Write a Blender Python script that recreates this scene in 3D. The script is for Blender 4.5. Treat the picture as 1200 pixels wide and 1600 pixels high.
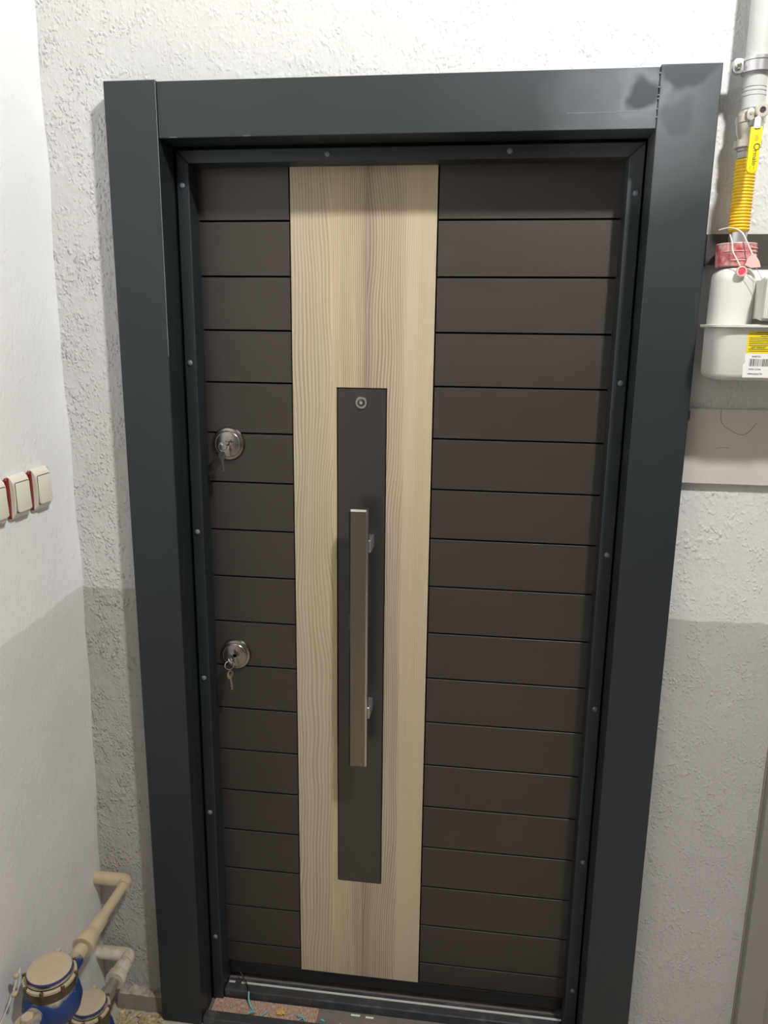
import bpy, bmesh, math, random
from mathutils import Vector, Matrix
random.seed(7)
PI = math.pi
# ------------------------------------------------------------------ clear
for o in list(bpy.data.objects):
    bpy.data.objects.remove(o, do_unlink=True)
SC = bpy.context.scene
COL = SC.collection
Z0 = 2.12                                   # height of the top of the door surround
# ------------------------------------------------------------------ camera
cd = bpy.data.cameras.new('camera')
cam = bpy.data.objects.new('camera', cd)
COL.objects.link(cam)
cam.location = (0.72824, -1.51936, 1.67791)
cam.rotation_euler = (1.341702, -0.011318, 0.130595)
cd.sensor_fit = 'HORIZONTAL'
cd.sensor_width = 36.0
cd.lens = 36.0 * 1227.818 / 1200.0
cd.clip_start = 0.02
SC.camera = cam
# ------------------------------------------------------------------ world, exposure, lamp
w = bpy.data.worlds.new('world'); SC.world = w
w.use_nodes = True
w.node_tree.nodes['Background'].inputs[0].default_value = (0.9, 0.93, 1.0, 1)
w.node_tree.nodes['Background'].inputs[1].default_value = 0.02
SC.view_settings.view_transform = 'Standard'
SC.view_settings.look = 'None'
SC.view_settings.exposure = 0.0
SC.view_settings.gamma = 1.0
SC.view_settings.use_curve_mapping = False
LAMP = Vector((1.40, -1.20, 3.22))
LAMP_STRENGTH = 990.0                        # emission of the opal ceiling globe
LAMP_RADIUS = 0.070
CEIL = 4.60

# ------------------------------------------------------------------ materials
def mat(name, color=(.5, .5, .5), rough=.5, metal=0.0, spec=0.5, alpha=None, emit=None, coat=0, trans=0):
    m = bpy.data.materials.new(name); m.use_nodes = True
    b = m.node_tree.nodes['Principled BSDF']
    b.inputs['Base Color'].default_value = (*color, 1)
    b.inputs['Roughness'].default_value = rough
    b.inputs['Metallic'].default_value = metal
    b.inputs['Specular IOR Level'].default_value = spec
    b.inputs['Coat Weight'].default_value = coat
    b.inputs['Transmission Weight'].default_value = trans
    if emit:
        b.inputs['Emission Color'].default_value = (*emit[0], 1)
        b.inputs['Emission Strength'].default_value = emit[1]
    return m

class N:
    """tiny node helper"""
    def __init__(s, m):
        s.m = m; s.t = m.node_tree; s.b = s.t.nodes['Principled BSDF']
    def n(s, typ, **kw):
        nd = s.t.nodes.new(typ)
        for k, v in kw.items():
            setattr(nd, k, v)
        return nd
    def l(s, a, b): s.t.links.new(a, b)
    def math(s, op, a, b=None, c=None, clamp=False):
        nd = s.n('ShaderNodeMath', operation=op); nd.use_clamp = clamp
        for i, v in enumerate((a, b, c)):
            if v is None: continue
            if isinstance(v, (int, float)): nd.inputs[i].default_value = v
            else: s.l(v, nd.inputs[i])
        return nd.outputs[0]
    def mapping(s, src, scale):
        nd = s.n('ShaderNodeMapping'); nd.inputs['Scale'].default_value = scale
        s.l(src, nd.inputs['Vector']); return nd.outputs[0]
    def noise(s, vec, scale, detail=3, rough=.5, dist=0):
        nd = s.n('ShaderNodeTexNoise'); nd.inputs['Scale'].default_value = scale
        nd.inputs['Detail'].default_value = detail; nd.inputs['Roughness'].default_value = rough
        nd.inputs['Distortion'].default_value = dist
        s.l(vec, nd.inputs['Vector']); return nd.outputs['Fac']
    def ramp(s, fac, stops, interp='LINEAR'):
        nd = s.n('ShaderNodeValToRGB'); cr = nd.color_ramp; cr.interpolation = interp
        while len(cr.elements) < len(stops): cr.elements.new(.5)
        for e, (p, c) in zip(cr.elements, stops):
            e.position = p; e.color = (*c, 1) if len(c) == 3 else c
        s.l(fac, nd.inputs[0]); return nd.outputs[0]
    def mix(s, fac, a, b, typ='MIX'):
        nd = s.n('ShaderNodeMix', data_type='RGBA', blend_type=typ)
        if isinstance(fac, (int, float)): nd.inputs[0].default_value = fac
        else: s.l(fac, nd.inputs[0])
        for i, v in ((6, a), (7, b)):
            if isinstance(v, tuple): nd.inputs[i].default_value = (*v, 1)
            else: s.l(v, nd.inputs[i])
        return nd.outputs[2]
    def pos(s):
        return s.n('ShaderNodeNewGeometry').outputs['Position']
    def obj(s):
        return s.n('ShaderNodeTexCoord').outputs['Object']
    def xyz(s, v):
        nd = s.n('ShaderNodeSeparateXYZ'); s.l(v, nd.inputs[0]); return nd.outputs
    def bump(s, h, strength=.5, dist=.002):
        nd = s.n('ShaderNodeBump'); nd.inputs['Strength'].default_value = strength
        nd.inputs['Distance'].default_value = dist
        s.l(h, nd.inputs['Height']); s.l(nd.outputs[0], s.b.inputs['Normal'])

def plaster(name, rough_amp, slope, white, grey, fine=1.0, corner_x=None):
    m = mat(name, white, .75, spec=.3); g = N(m); p = g.pos(); x, y, z = g.xyz(p)
    edge = g.math('MULTIPLY', g.math('SUBTRACT', g.noise(p, 9, 3, .6), .5), .03)
    zz = g.math('ADD', g.math('ADD', z, edge), g.math('MULTIPLY', y, slope))
    f = g.math('MULTIPLY', g.math('SUBTRACT', 1.113, zz), 500, clamp=True)
    tint = g.noise(p, 3.0, 4, .6)
    wc = g.mix(tint, tuple(c * .95 for c in white), white)
    gc = g.mix(tint, tuple(c * .88 for c in grey), tuple(min(1, c * 1.1) for c in grey))
    # dirty scuffs low on the wall
    dirt = g.ramp(g.noise(p, 6, 6, .65), [(.55, (0, 0, 0)), (.75, (1, 1, 1))])
    low = g.math('SUBTRACT', 1.0, g.math('MULTIPLY', z, 1.6), clamp=True)
    gc = g.mix(g.math('MULTIPLY', g.math('MULTIPLY', dirt, low), .55), gc, (.33, .27, .20))
    g.l(g.mix(f, wc, gc), g.b.inputs['Base Color'])
    wig = g.n('ShaderNodeTexNoise'); wig.inputs['Scale'].default_value = 70; wig.inputs['Detail'].default_value = 2; g.l(p, wig.inputs['Vector'])
    pv = g.n('ShaderNodeVectorMath', operation='MULTIPLY_ADD'); g.l(wig.outputs['Color'], pv.inputs[0]); pv.inputs[1].default_value = (.012, .012, .012); g.l(p, pv.inputs[2])
    def grains(scale, lo, hi, mscale, mlo, mhi):
        vo = g.n('ShaderNodeTexVoronoi', feature='F1'); vo.inputs['Scale'].default_value = scale
        g.l(g.mapping(pv.outputs[0], (1, 1, .72)), vo.inputs['Vector'])
        gr = g.ramp(vo.outputs['Distance'], [(lo, (1,) * 3), (hi, (0,) * 3)], 'EASE')
        return g.math('MULTIPLY', gr, g.ramp(g.noise(p, mscale, 3, .6), [(mlo, (0,) * 3), (mhi, (1,) * 3)]))
    # gritty roller coat, coarser towards the corner left of the door
    if corner_x is None:
        cor = .30
    else:
        cor = g.math('MAXIMUM', .42, g.math('MINIMUM', 1.0, g.math('ADD', .42, g.math('MULTIPLY', g.math('SUBTRACT', .10, x), 3.6))))
    g1 = grains(150 * fine, .12, .55, 20, .36, .62)
    g2 = grains(75 * fine, .10, .50, 12, .50, .66)
    n2 = g.noise(g.mapping(p, (1, 1, .6)), 60, 3, .6)
    n3 = g.noise(p, 7, 2, .5)
    h = g.math('ADD', g.math('MULTIPLY', g1, .42), g.math('ADD', g.math('MULTIPLY', g2, .55), g.math('MULTIPLY', n2, .60)))
    h = g.math('ADD', g.math('MULTIPLY', h, cor), g.math('MULTIPLY', n3, .9))
    g.bump(h, 1.0, rough_amp)
    return m

M = {}
M['wall_front'] = plaster('plaster_front', .0056, 0.0, (.68, .68, .672), (.49, .475, .45), corner_x=0)
M['wall_left'] = plaster('plaster_left', .0040, -.07, (.90, .905, .905), (.76, .745, .735), .8)
M['wall_plain'] = plaster('plaster_plain', .002, 0.0, (.36, .35, .33), (.24, .23, .22))
M['ceiling'] = mat('ceiling_paint', (.34, .34, .33), .8)
m = mat('floor_screed', (.42, .36, .28), .8); g = N(m); p = g.pos()
g.l(g.mix(g.noise(p, 9, 6, .65), (.38, .33, .27), (.55, .49, .42)), g.b.inputs['Base Color']); g.bump(g.noise(p, 90, 4, .6), 1, .002)
M['floor'] = m

def dark_paint(name, base, rough=.38):
    m = mat(name, base, rough, spec=.80); m.node_tree.nodes['Principled BSDF'].inputs['Specular Tint'].default_value = (.87, .96, 1, 1); g = N(m); p = g.pos(); x, y, z = g.xyz(p)
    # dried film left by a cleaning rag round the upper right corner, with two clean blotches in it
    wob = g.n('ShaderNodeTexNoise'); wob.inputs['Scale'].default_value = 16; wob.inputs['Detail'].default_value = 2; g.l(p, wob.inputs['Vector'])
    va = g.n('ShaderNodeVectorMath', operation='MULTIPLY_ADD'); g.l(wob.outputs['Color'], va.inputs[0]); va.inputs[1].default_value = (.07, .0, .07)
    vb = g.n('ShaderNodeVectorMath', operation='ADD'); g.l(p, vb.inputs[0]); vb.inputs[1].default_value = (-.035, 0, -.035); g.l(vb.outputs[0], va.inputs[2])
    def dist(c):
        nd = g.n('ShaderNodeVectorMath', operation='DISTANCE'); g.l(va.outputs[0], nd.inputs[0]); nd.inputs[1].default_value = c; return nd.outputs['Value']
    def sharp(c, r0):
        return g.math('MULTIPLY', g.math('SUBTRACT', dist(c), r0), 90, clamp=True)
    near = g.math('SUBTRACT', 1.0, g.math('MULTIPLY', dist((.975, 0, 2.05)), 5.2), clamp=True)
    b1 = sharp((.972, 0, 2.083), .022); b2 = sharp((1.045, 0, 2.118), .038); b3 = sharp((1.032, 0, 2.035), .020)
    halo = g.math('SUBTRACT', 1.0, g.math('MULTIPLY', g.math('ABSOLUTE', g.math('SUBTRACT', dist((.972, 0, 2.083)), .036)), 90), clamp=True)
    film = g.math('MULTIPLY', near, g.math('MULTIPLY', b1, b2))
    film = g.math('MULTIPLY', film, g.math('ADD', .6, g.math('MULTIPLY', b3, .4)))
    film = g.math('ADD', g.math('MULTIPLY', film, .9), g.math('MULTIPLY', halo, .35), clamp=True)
    soft = g.noise(p, 4, 3, .5)
    base2 = g.mix(soft, tuple(c * .9 for c in base), tuple(c * 1.15 for c in base))
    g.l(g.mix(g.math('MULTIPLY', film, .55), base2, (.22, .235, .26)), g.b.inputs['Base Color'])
    g.l(g.math('ADD', rough - .03, g.math('MULTIPLY', soft, .10)), g.b.inputs['Roughness'])
    g.bump(g.noise(p, 3.5, 1, .4), .25, .004)
    return m
M['surround'] = dark_paint('anthracite_paint', (.008, .0125, .0140), .465)
M['jamb'] = dark_paint('anthracite_jamb', (.011, .016, .019), .47)
M['black'] = mat('black_core', (.003, .003, .003), .7, spec=.1)
M['rubber'] = mat('black_rubber', (.010, .011, .011), .45)

m = mat('brown_plank', (.03, .02, .02), .45, spec=.85); m.node_tree.nodes['Principled BSDF'].inputs['Specular Tint'].default_value = (1, .93, .88, 1); g = N(m); p = g.pos()
sm = g.noise(g.mapping(p, (3, 1, 7)), 1.5, 4, .6, .6)
g.l(g.mix(sm, (.027, .0205, .0175), (.036, .028, .0245)), g.b.inputs['Base Color'])
g.l(g.math('ADD', .40, g.math('MULTIPLY', g.noise(g.mapping(p, (1, 1, 5)), 6, 4, .6, 1.0), .16)), g.b.inputs['Roughness'])
g.bump(g.noise(g.mapping(p, (120, 1, 900)), 1.0, 2), .12, .0005)
M['plank'] = m
m = mat('brown_plate', (.036, .029, .025), .30, spec=.8); g = N(m); p = g.pos()
g.l(g.math('ADD', .26, g.math('MULTIPLY', g.noise(p, 6, 1, .5), .08)), g.b.inputs['Roughness'])
M['plate'] = m

# pale ash laminate: four staves, straight and arched grain
m = mat('ash_laminate', (.6, .5, .35), .42, spec=.35); g = N(m); oc = g.obj(); x, y, z = g.xyz(oc)
u = g.math('ADD', g.math('MULTIPLY', x, 1 / .296), .5)
# stave index by x
stave = g.ramp(u, [(0.0, (.1,) * 3), (.285, (.35,) * 3), (.53, (.6,) * 3), (.80, (.85,) * 3)], 'CONSTANT')
cb = g.n('ShaderNodeCombineXYZ'); g.l(g.math('MULTIPLY', x, 5), cb.inputs[0]); g.l(g.math('MULTIPLY', stave, 9.7), cb.inputs[1]); g.l(g.math('MULTIPLY', z, 1.9), cb.inputs[2])
warp = g.noise(cb.outputs[0], 1.0, 2, .45)
cb1 = g.n('ShaderNodeCombineXYZ'); g.l(g.math('MULTIPLY', x, 26), cb1.inputs[0]); g.l(g.math('MULTIPLY', stave, 3.7), cb1.inputs[1]); g.l(g.math('MULTIPLY', z, 9), cb1.inputs[2])
warp2 = g.noise(cb1.outputs[0], 1.0, 2, .5)
amp = g.ramp(u, [(0.0, (.35,) * 3), (.285, (.06,) * 3), (.53, (.30,) * 3), (.80, (.05,) * 3)], 'CONSTANT')
uu = g.math('ADD', x, g.math('MULTIPLY', g.math('MULTIPLY', g.math('SUBTRACT', warp, .5), amp), .26))
uu = g.math('ADD', uu, g.math('MULTIPLY', g.math('SUBTRACT', warp2, .5), .0032))
freq = g.ramp(u, [(0.0, (.52,) * 3), (.285, (.9,) * 3), (.53, (.62,) * 3), (.80, (.85,) * 3)], 'CONSTANT')
ring = g.math('SINE', g.math('MULTIPLY', uu, g.math('MULTIPLY', freq, 1750)))
ring = g.math('MULTIPLY', g.math('ADD', ring, 1), .5)
cbf = g.n('ShaderNodeCombineXYZ'); g.l(g.math('MULTIPLY', uu, 620), cbf.inputs[0]); g.l(g.math('MULTIPLY', z, 7), cbf.inputs[2])
fine = g.noise(cbf.outputs[0], 1.0, 3, .6)
cbb = g.n('ShaderNodeCombineXYZ'); g.l(g.math('MULTIPLY', uu, 70), cbb.inputs[0]); g.l(g.math('MULTIPLY', z, 1.2), cbb.inputs[2])
broad = g.noise(cbb.outputs[0], 1.0, 2, .5)
gr = g.math('ADD', g.math('MULTIPLY', ring, g.math('MULTIPLY', broad, .95)), g.math('MULTIPLY', fine, .62))
light = g.ramp(u, [(0.0, (.60, .51, .375)), (.24, (.56, .485, .36)), (.285, (.67, .555, .385)), (.50, (.64, .53, .375)),
                   (.53, (.44, .355, .275)), (.60, (.55, .455, .345)), (.77, (.58, .48, .355)), (.81, (.62, .52, .375)), (.92, (.58, .485, .345))])
dark = g.ramp(u, [(0.0, (.41, .34, .235)), (.285, (.44, .35, .22)), (.53, (.24, .18, .125)), (.60, (.33, .255, .18)), (.79, (.37, .29, .20)), (.81, (.52, .42, .285)), (1.0, (.50, .41, .28))])
k = g.ramp(gr, [(.25, (0,) * 3), (.84, (1,) * 3)])
g.l(g.mix(k, light, dark), g.b.inputs['Base Color'])
g.bump(g.math('SUBTRACT', 1, gr), .25, .0006)
M['ash'] = m

m = mat('satin_nickel', (.36, .335, .30), .22, metal=1.0); g = N(m); oc = g.obj()
g.l(g.math('ADD', .16, g.math('MULTIPLY', g.noise(oc, 60, 2), .10)), g.b.inputs['Roughness'])
M['nickel'] = m
M['bar_nickel'] = mat('bar_nickel', (.25, .225, .19), .28, metal=1.0)
M['bright'] = mat('bright_nickel', (.75, .72, .66), .18, metal=1.0)
M['lens'] = mat('lens_glass', (.03, .03, .035), .05, coat=1)
M['rivet'] = mat('grey_cap', (.16, .195, .22), .4)
M['switch'] = mat('cream_plastic', (.84, .80, .68), .32)
M['switch_red'] = mat('dark_red_plastic', (.20, .010, .008), .18, coat=.6)
M['pvc'] = mat('grey_pipe_paint', (.50, .51, .50), .38)
M['scuff_highlight'] = mat('scuff_highlight_metal', (.24, .25, .26), .5, metal=.3)  # shared by the paint scuffs and the painted edge highlight
M['zinc'] = mat('zinc', (.60, .60, .62), .32, metal=.85)
M['brass_white'] = mat('nickelled_brass', (.62, .59, .50), .36, metal=.55)
m = mat('yellow_sleeve', (.80, .52, .02), .35); M['yellow'] = m
M['lever'] = mat('yellow_vinyl', (.90, .70, .01), .35, coat=.3)
M['ink'] = mat('dark_ink', (.03, .025, .02), .6)
M['ink_faint'] = mat('faint_ink', (.42, .33, .02), .6)
M['bracket'] = mat('dark_bracket', (.055, .048, .042), .5)
M['meter'] = mat('meter_shell', (.64, .64, .59), .38)
M['paper'] = mat('white_paper', (.80, .79, .76), .5)
M['label_yellow'] = mat('label_yellow', (.78, .62, .02), .45)
M['label_blue'] = mat('label_blue', (.06, .10, .20), .5)
m = mat('red_film', (.72, .20, .22), .14, coat=.7, trans=.18); g = N(m); p = g.pos()
g.l(g.mix(g.ramp(g.noise(p, 75, 3, .6), [(.4, (0,) * 3), (.6, (1,) * 3)]), (.52, .07, .08), (.72, .36, .36)), g.b.inputs['Base Color']); M['redcap'] = m
M['pink'] = mat('pink_plastic', (.78, .50, .47), .25, coat=.5)
M['pinkred'] = mat('seal_red', (.80, .08, .13), .3)
M['wire'] = mat('seal_wire', (.70, .66, .55), .4)
m = mat('grey_board', (.56, .53, .49), .55); g = N(m); p = g.pos()
g.l(g.mix(g.noise(p, 7, 4, .6), (.50, .47, .43), (.60, .58, .54)), g.b.inputs['Base Color']); M['board'] = m
m = mat('grey_frame_paint', (.28, .265, .26), .45); g = N(m); p = g.pos()
g.l(g.mix(g.noise(g.mapping(p, (8, 8, 2)), 2, 4, .6), (.24, .225, .22), (.31, .29, .285)), g.b.inputs['Base Color']); M['neighbour'] = m
def dusty(name, clean, dust, amt, rough=.6, scale=30):
    m = mat(name, clean, rough); g = N(m); p = g.pos()
    nz = g.xyz(g.n('ShaderNodeNewGeometry').outputs['Normal'])[2]
    n_ = g.noise(p, scale, 4, .65)
    f = g.math('ADD', g.math('MULTIPLY', nz, .55), g.math('SUBTRACT', g.math('ADD', n_, amt), .5))
    f = g.ramp(f, [(.35, (0,) * 3), (.6, (1,) * 3)])
    g.l(g.mix(f, clean, g.mix(n_, tuple(c * .8 for c in dust), dust)), g.b.inputs['Base Color'])
    g.bump(n_, .6, .0012)
    return m
M['pipe_dusty'] = dusty('dusty_pipe', (.62, .55, .42), (.60, .48, .31), .5)
M['pipe_white'] = dusty('dusty_white_pipe', (.66, .62, .52), (.56, .46, .31), .02, .55, 60)
M['meter_blue'] = dusty('dusty_blue_casting', (.012, .042, .17), (.48, .39, .25), .06, .45, 26)
M['meter_brass'] = dusty('dusty_brass', (.075, .048, .022), (.50, .40, .24), -.10, .4, 45)
M['lid_dust'] = dusty('dust_covered_lid', (.50, .40, .27), (.56, .45, .31), .6, .8, 25)
M['blue_plastic'] = mat('blue_plastic', (.035, .06, .22), .4)
M['steel_dirty'] = mat('dirty_steel', (.40, .36, .30), .45, metal=.6)
M['mortar'] = dusty('mortar', (.30, .26, .22), (.58, .50, .38), .0, .9, 40)
m = mat('rubble', (.5, .42, .26), .9); g = N(m); p = g.pos()
g.l(g.ramp(g.noise(p, 70, 4, .7), [(.3, (.20, .14, .08)), (.5, (.48, .38, .22)), (.7, (.68, .58, .32))]), g.b.inputs['Base Color']); M['rubble'] = m
m = mat('laminate_offcut', (.45, .27, .19), .6); g = N(m); oc = g.obj()
g.l(g.mix(g.ramp(g.noise(g.mapping(oc, (600, 110, 1)), 1, 2, .5), [(.42, (0,) * 3), (.58, (1,) * 3)]), (.33, .18, .13), (.60, .42, .32)), g.b.inputs['Base Color']); M['offcut'] = m
M['teal'] = mat('teal_plastic', (.17, .52, .50), .5)
M['leaf'] = mat('dry_leaf', (.62, .42, .12), .7)
M['strip_white'] = mat('pale_strip', (.62, .60, .55), .5)
m = mat('worn_sill', (.05, .052, .052), .4); g = N(m); p = g.pos()
sc = g.ramp(g.noise(p, 28, 5, .7), [(.5, (0,) * 3), (.75, (1,) * 3)])
g.l(g.mix(sc, (.045, .050, .052), (.11, .11, .105)), g.b.inputs['Base Color']); M['sill'] = m
m = mat('tray_screed', (.2, .18, .16), .7); g = N(m); p = g.pos()
g.l(g.mix(g.noise(p, 25, 5, .7), (.10, .09, .08), (.24, .21, .18)), g.b.inputs['Base Color']); M['tray'] = m
M['lampglass'] = mat('opal_glass', (.9, .9, .9), .4, emit=((1.0, .985, .955), LAMP_STRENGTH))
M['crack'] = mat('crack_grey', (.27, .245, .22), .9)  # grey-brown line colour of the cracks and the caulk

# ------------------------------------------------------------------ mesh helpers
WLOC = {}
def empty(name, loc, label=None, cat=None, group=None, kind=None, parent=None):
    o = bpy.data.objects.new(name, None); COL.objects.link(o)
    WLOC[o.name] = Vector(loc)
    if parent:
        o.parent = parent; o.location = Vector(loc) - WLOC[parent.name]
    else:
        o.location = loc
    o.empty_display_size = .02
    props(o, label, cat, group, kind)
    return o
def props(o, label=None, cat=None, group=None, kind=None):
    if label: o['label'] = label
    if cat: o['category'] = cat
    if group: o['group'] = group
    if kind: o['kind'] = kind
    return o
def obj(name, bm, m, parent=None, smooth=None, label=None, cat=None, group=None, kind=None):
    """mesh given in world coordinates; origin moved to its centre"""
    vs = [v.co for v in bm.verts]
    c = Vector([(min(v[i] for v in vs) + max(v[i] for v in vs)) / 2 for i in range(3)])
    bmesh.ops.translate(bm, verts=bm.verts, vec=-c)
    bmesh.ops.recalc_face_normals(bm, faces=bm.faces)
    me = bpy.data.meshes.new(name); bm.to_mesh(me); bm.free()
    mats = m if isinstance(m, (list, tuple)) else [m]
    for q in mats: me.materials.append(M[q] if isinstance(q, str) else q)
    if smooth is not None:
        me.polygons.foreach_set('use_smooth', [True] * len(me.polygons))
        try:
            me.set_sharp_from_angle(angle=math.radians(smooth))
        except Exception:
            pass
    return place(name, me, c, parent, label, cat, group, kind)
def place(name, me, c, parent=None, label=None, cat=None, group=None, kind=None):
    o = bpy.data.objects.new(name, me); COL.objects.link(o)
    c = Vector(c); WLOC[o.name] = c
    if parent:
        o.parent = parent; o.location = c - WLOC[parent.name]
    else:
        o.location = c
    return props(o, label, cat, group, kind)
def B(*boxes, bevel=0, seg=1):
    bm = bmesh.new()
    for (x0, x1, y0, y1, z0, z1) in boxes:
        r = bmesh.ops.create_cube(bm, size=1)
        for v in r['verts']:
            v.co = Vector(((x0 + x1) / 2 + v.co.x * (x1 - x0), (y0 + y1) / 2 + v.co.y * (y1 - y0), (z0 + z1) / 2 + v.co.z * (z1 - z0)))
    if bevel:
        bmesh.ops.bevel(bm, geom=list(bm.edges), offset=bevel, segments=seg, profile=.5, affect='EDGES')
    return bm
def lathe(bm, prof, loc, axis='Z', seg=32, a0=0.0):
    """prof = [(r, h)...] closed at both ends"""
    rot = {'Z': Matrix(), 'Y': Matrix.Rotation(PI / 2, 4, 'X'), 'X': Matrix.Rotation(PI / 2, 4, 'Y')}[axis] if isinstance(axis, str) else Vector((0, 0, 1)).rotation_difference(axis).to_matrix().to_4x4()
    # for 'Y' the height runs towards -Y (to the viewer)
    loc = Vector(loc); rings = []
    for r, h in prof:
        if r < 1e-7:
            rings.append([bm.verts.new(loc + rot @ Vector((0, 0, h)))])
        else:
            rings.append([bm.verts.new(loc + rot @ Vector((r * math.cos(a0 + 2 * PI * i / seg), r * math.sin(a0 + 2 * PI * i / seg), h))) for i in range(seg)])
    for a, b in zip(rings[:-1], rings[1:]):
        for i in range(seg):
            j = (i + 1) % seg
            if len(a) == 1 and len(b) == 1: continue
            if len(a) == 1: bm.faces.new((a[0], b[i], b[j]))
            elif len(b) == 1: bm.faces.new((a[i], b[0], a[j]))
            else: bm.faces.new((a[i], b[i], b[j], a[j]))
    if len(rings[0]) > 1: bm.faces.new(rings[0])
    if len(rings[-1]) > 1: bm.faces.new(rings[-1])
    return bm
def L(prof, loc, axis='Z', seg=32, a0=0.0): return lathe(bmesh.new(), prof, loc, axis, seg, a0)
def tube(bm, pts, r, seg=10, closed=False):
    pts = [Vector(p) for p in pts]; n = len(pts); rings = []
    up = None
    for i, p in enumerate(pts):
        a = pts[(i - 1) % n] if (closed or i > 0) else p
        b = pts[(i + 1) % n] if (closed or i < n - 1) else p
        t = (b - a).normalized()
        if up is None:
            up = Vector((0, 0, 1)) if abs(t.z) < .9 else Vector((1, 0, 0))
        s_ = t.cross(up).normalized(); up = s_.cross(t).normalized()
        rr = r[i] if isinstance(r, (list, tuple)) else r
        rings.append([bm.verts.new(p + (s_ * math.cos(2 * PI * k / seg) + up * math.sin(2 * PI * k / seg)) * rr) for k in range(seg)])
    m_ = n if closed else n - 1
    for i in range(m_):
        a, b = rings[i], rings[(i + 1) % n]
        for k in range(seg):
            j = (k + 1) % seg
            bm.faces.new((a[k], a[j], b[j], b[k]))
    if not closed:
        bm.faces.new(rings[0]); bm.faces.new(rings[-1])
    return bm
def T(pts, r, seg=10, closed=False): return tube(bmesh.new(), pts, r, seg, closed)
def curve_pts(pts, n=8):
    """Catmull-Rom through pts"""
    P = [Vector(p) for p in pts]; out = []
    for i in range(len(P) - 1):
        p0 = P[max(i - 1, 0)]; p1 = P[i]; p2 = P[i + 1]; p3 = P[min(i + 2, len(P) - 1)]
        for k in range(n):
            t = k / n
            out.append(.5 * ((2 * p1) + (p2 - p0) * t + (2 * p0 - 5 * p1 + 4 * p2 - p3) * t * t + (3 * p1 - p0 - 3 * p2 + p3) * t ** 3))
    out.append(P[-1]); return out
def prism_y(outline, y0, y1, bevel=0):
    """outline [(x,z)] extruded y0..y1"""
    bm = bmesh.new()
    a = [bm.verts.new((x, y0, z)) for x, z in outline]; b = [bm.verts.new((x, y1, z)) for x, z in outline]
    n = len(outline)
    bm.faces.new(a); bm.faces.new(list(reversed(b)))
    for i in range(n):
        j = (i + 1) % n; bm.faces.new((a[i], b[i], b[j], a[j]))
    if bevel:
        bmesh.ops.recalc_face_normals(bm, faces=bm.faces)
        ed = [e for e in bm.edges if abs(e.verts[0].co.y - y0) < 1e-6 and abs(e.verts[1].co.y - y0) < 1e-6]
        bmesh.ops.bevel(bm, geom=ed, offset=bevel, segments=3, profile=.5, affect='EDGES')
    return bm
def rrect(x0, x1, z0, z1, r, n=5):
    out = []
    for cx, cz, a in ((x1 - r, z1 - r, 0), (x0 + r, z1 - r, 90), (x0 + r, z0 + r, 180), (x1 - r, z0 + r, 270)):
        for k in range(n + 1):
            t = math.radians(a + 90 * k / n); out.append((cx + r * math.cos(t), cz + r * math.sin(t)))
    return out
def text(name, s, size, loc, rot, m, parent, depth=.0002):
    cu = bpy.data.curves.new(name, 'FONT'); cu.body = s; cu.size = size; cu.extrude = depth
    cu.align_x = 'LEFT'; cu.resolution_u = 3
    t = bpy.data.objects.new('tmp', cu); COL.objects.link(t)
    bpy.context.view_layer.update()
    me = bpy.data.meshes.new_from_object(t.evaluated_get(bpy.context.evaluated_depsgraph_get()))
    bpy.data.objects.remove(t, do_unlink=True)
    me.name = name
    for v in me.vertices:
        v.co = rot @ v.co
    me.materials.clear(); me.materials.append(M[m])
    return place(name, me, loc, parent)
FACE = Matrix.Rotation(PI / 2, 3, 'X')                  # text upright, facing -Y

# ================================================================== SETTING
XL, XR, YF, YB = -.153, 4.2, .045, -5.5
OX0, OX1, OZ = .045, 1.055, 2.075                       # opening in the front wall
f = empty('wall_front', (OX0, YF, 0), 'rough white plastered wall around the dark door, painted grey below waist height', 'wall', kind='structure')
obj('wall_side', B((XL - .25, OX0, YF, YF + .25, -.02, CEIL)), 'wall_front', f)
obj('wall_side', B((OX1, XR + .2, YF, YF + .25, -.02, CEIL)), 'wall_front', f)
obj('wall_head', B((OX0, OX1, YF, YF + .25, OZ, CEIL)), 'wall_front', f)
# left wall: gently uneven, the corner line wanders like the plasterer's
bm = bmesh.new(); ny, nz = 60, 90; grid = []
def cornerx(z):
    pts = [(0, -.020), (.12, -.020), (.40, -.008), (.75, .002), (1.11, .007), (1.45, .004), (1.73, -.001), (1.92, .005), (2.28, .002), (3.3, 0)]
    for (a, u_), (b, v_) in zip(pts[:-1], pts[1:]):
        if a <= z <= b: return u_ + (v_ - u_) * (z - a) / (b - a)
    return 0
for i in range(ny + 1):
    t = (i / ny) ** 2.2; y = YF - t * (YF - YB); row = []
    for j in range(nz + 1):
        z = -.02 + (CEIL + .02) * j / nz
        d = YF - y
        x = XL + cornerx(z) * math.exp(-d / .10) + .0018 * math.sin(z * 23 + d * 9) * math.exp(-d / .15) + .003 * math.sin(z * 2.3 + 1) * math.sin(y * 3)
        row.append(bm.verts.new((x, y, z)))
    grid.append(row)
for i in range(ny):
    for j in range(nz):
        bm.faces.new((grid[i][j], grid[i + 1][j], grid[i + 1][j + 1], grid[i][j + 1]))
ex = bmesh.ops.extrude_face_region(bm, geom=list(bm.faces))
for v in [e for e in ex['geom'] if isinstance(e, bmesh.types.BMVert)]: v.co.x = XL - .2
obj('wall_left', bm, 'wall_left', smooth=40, label='smoother white plastered wall left of the door with light switches, grey below', cat='wall', kind='structure')
obj('wall_right', B((XR, XR + .15, YB, YF - .001, -.02, CEIL)), 'wall_plain', label='darker grey stairwell wall far to the right of the door', cat='wall', kind='structure')
obj('wall_back', B((XL - .2, XR + .15, YB - .15, YB, -.02, CEIL)), 'wall_plain', label='darker grey stairwell wall facing the door', cat='wall', kind='structure')
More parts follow.
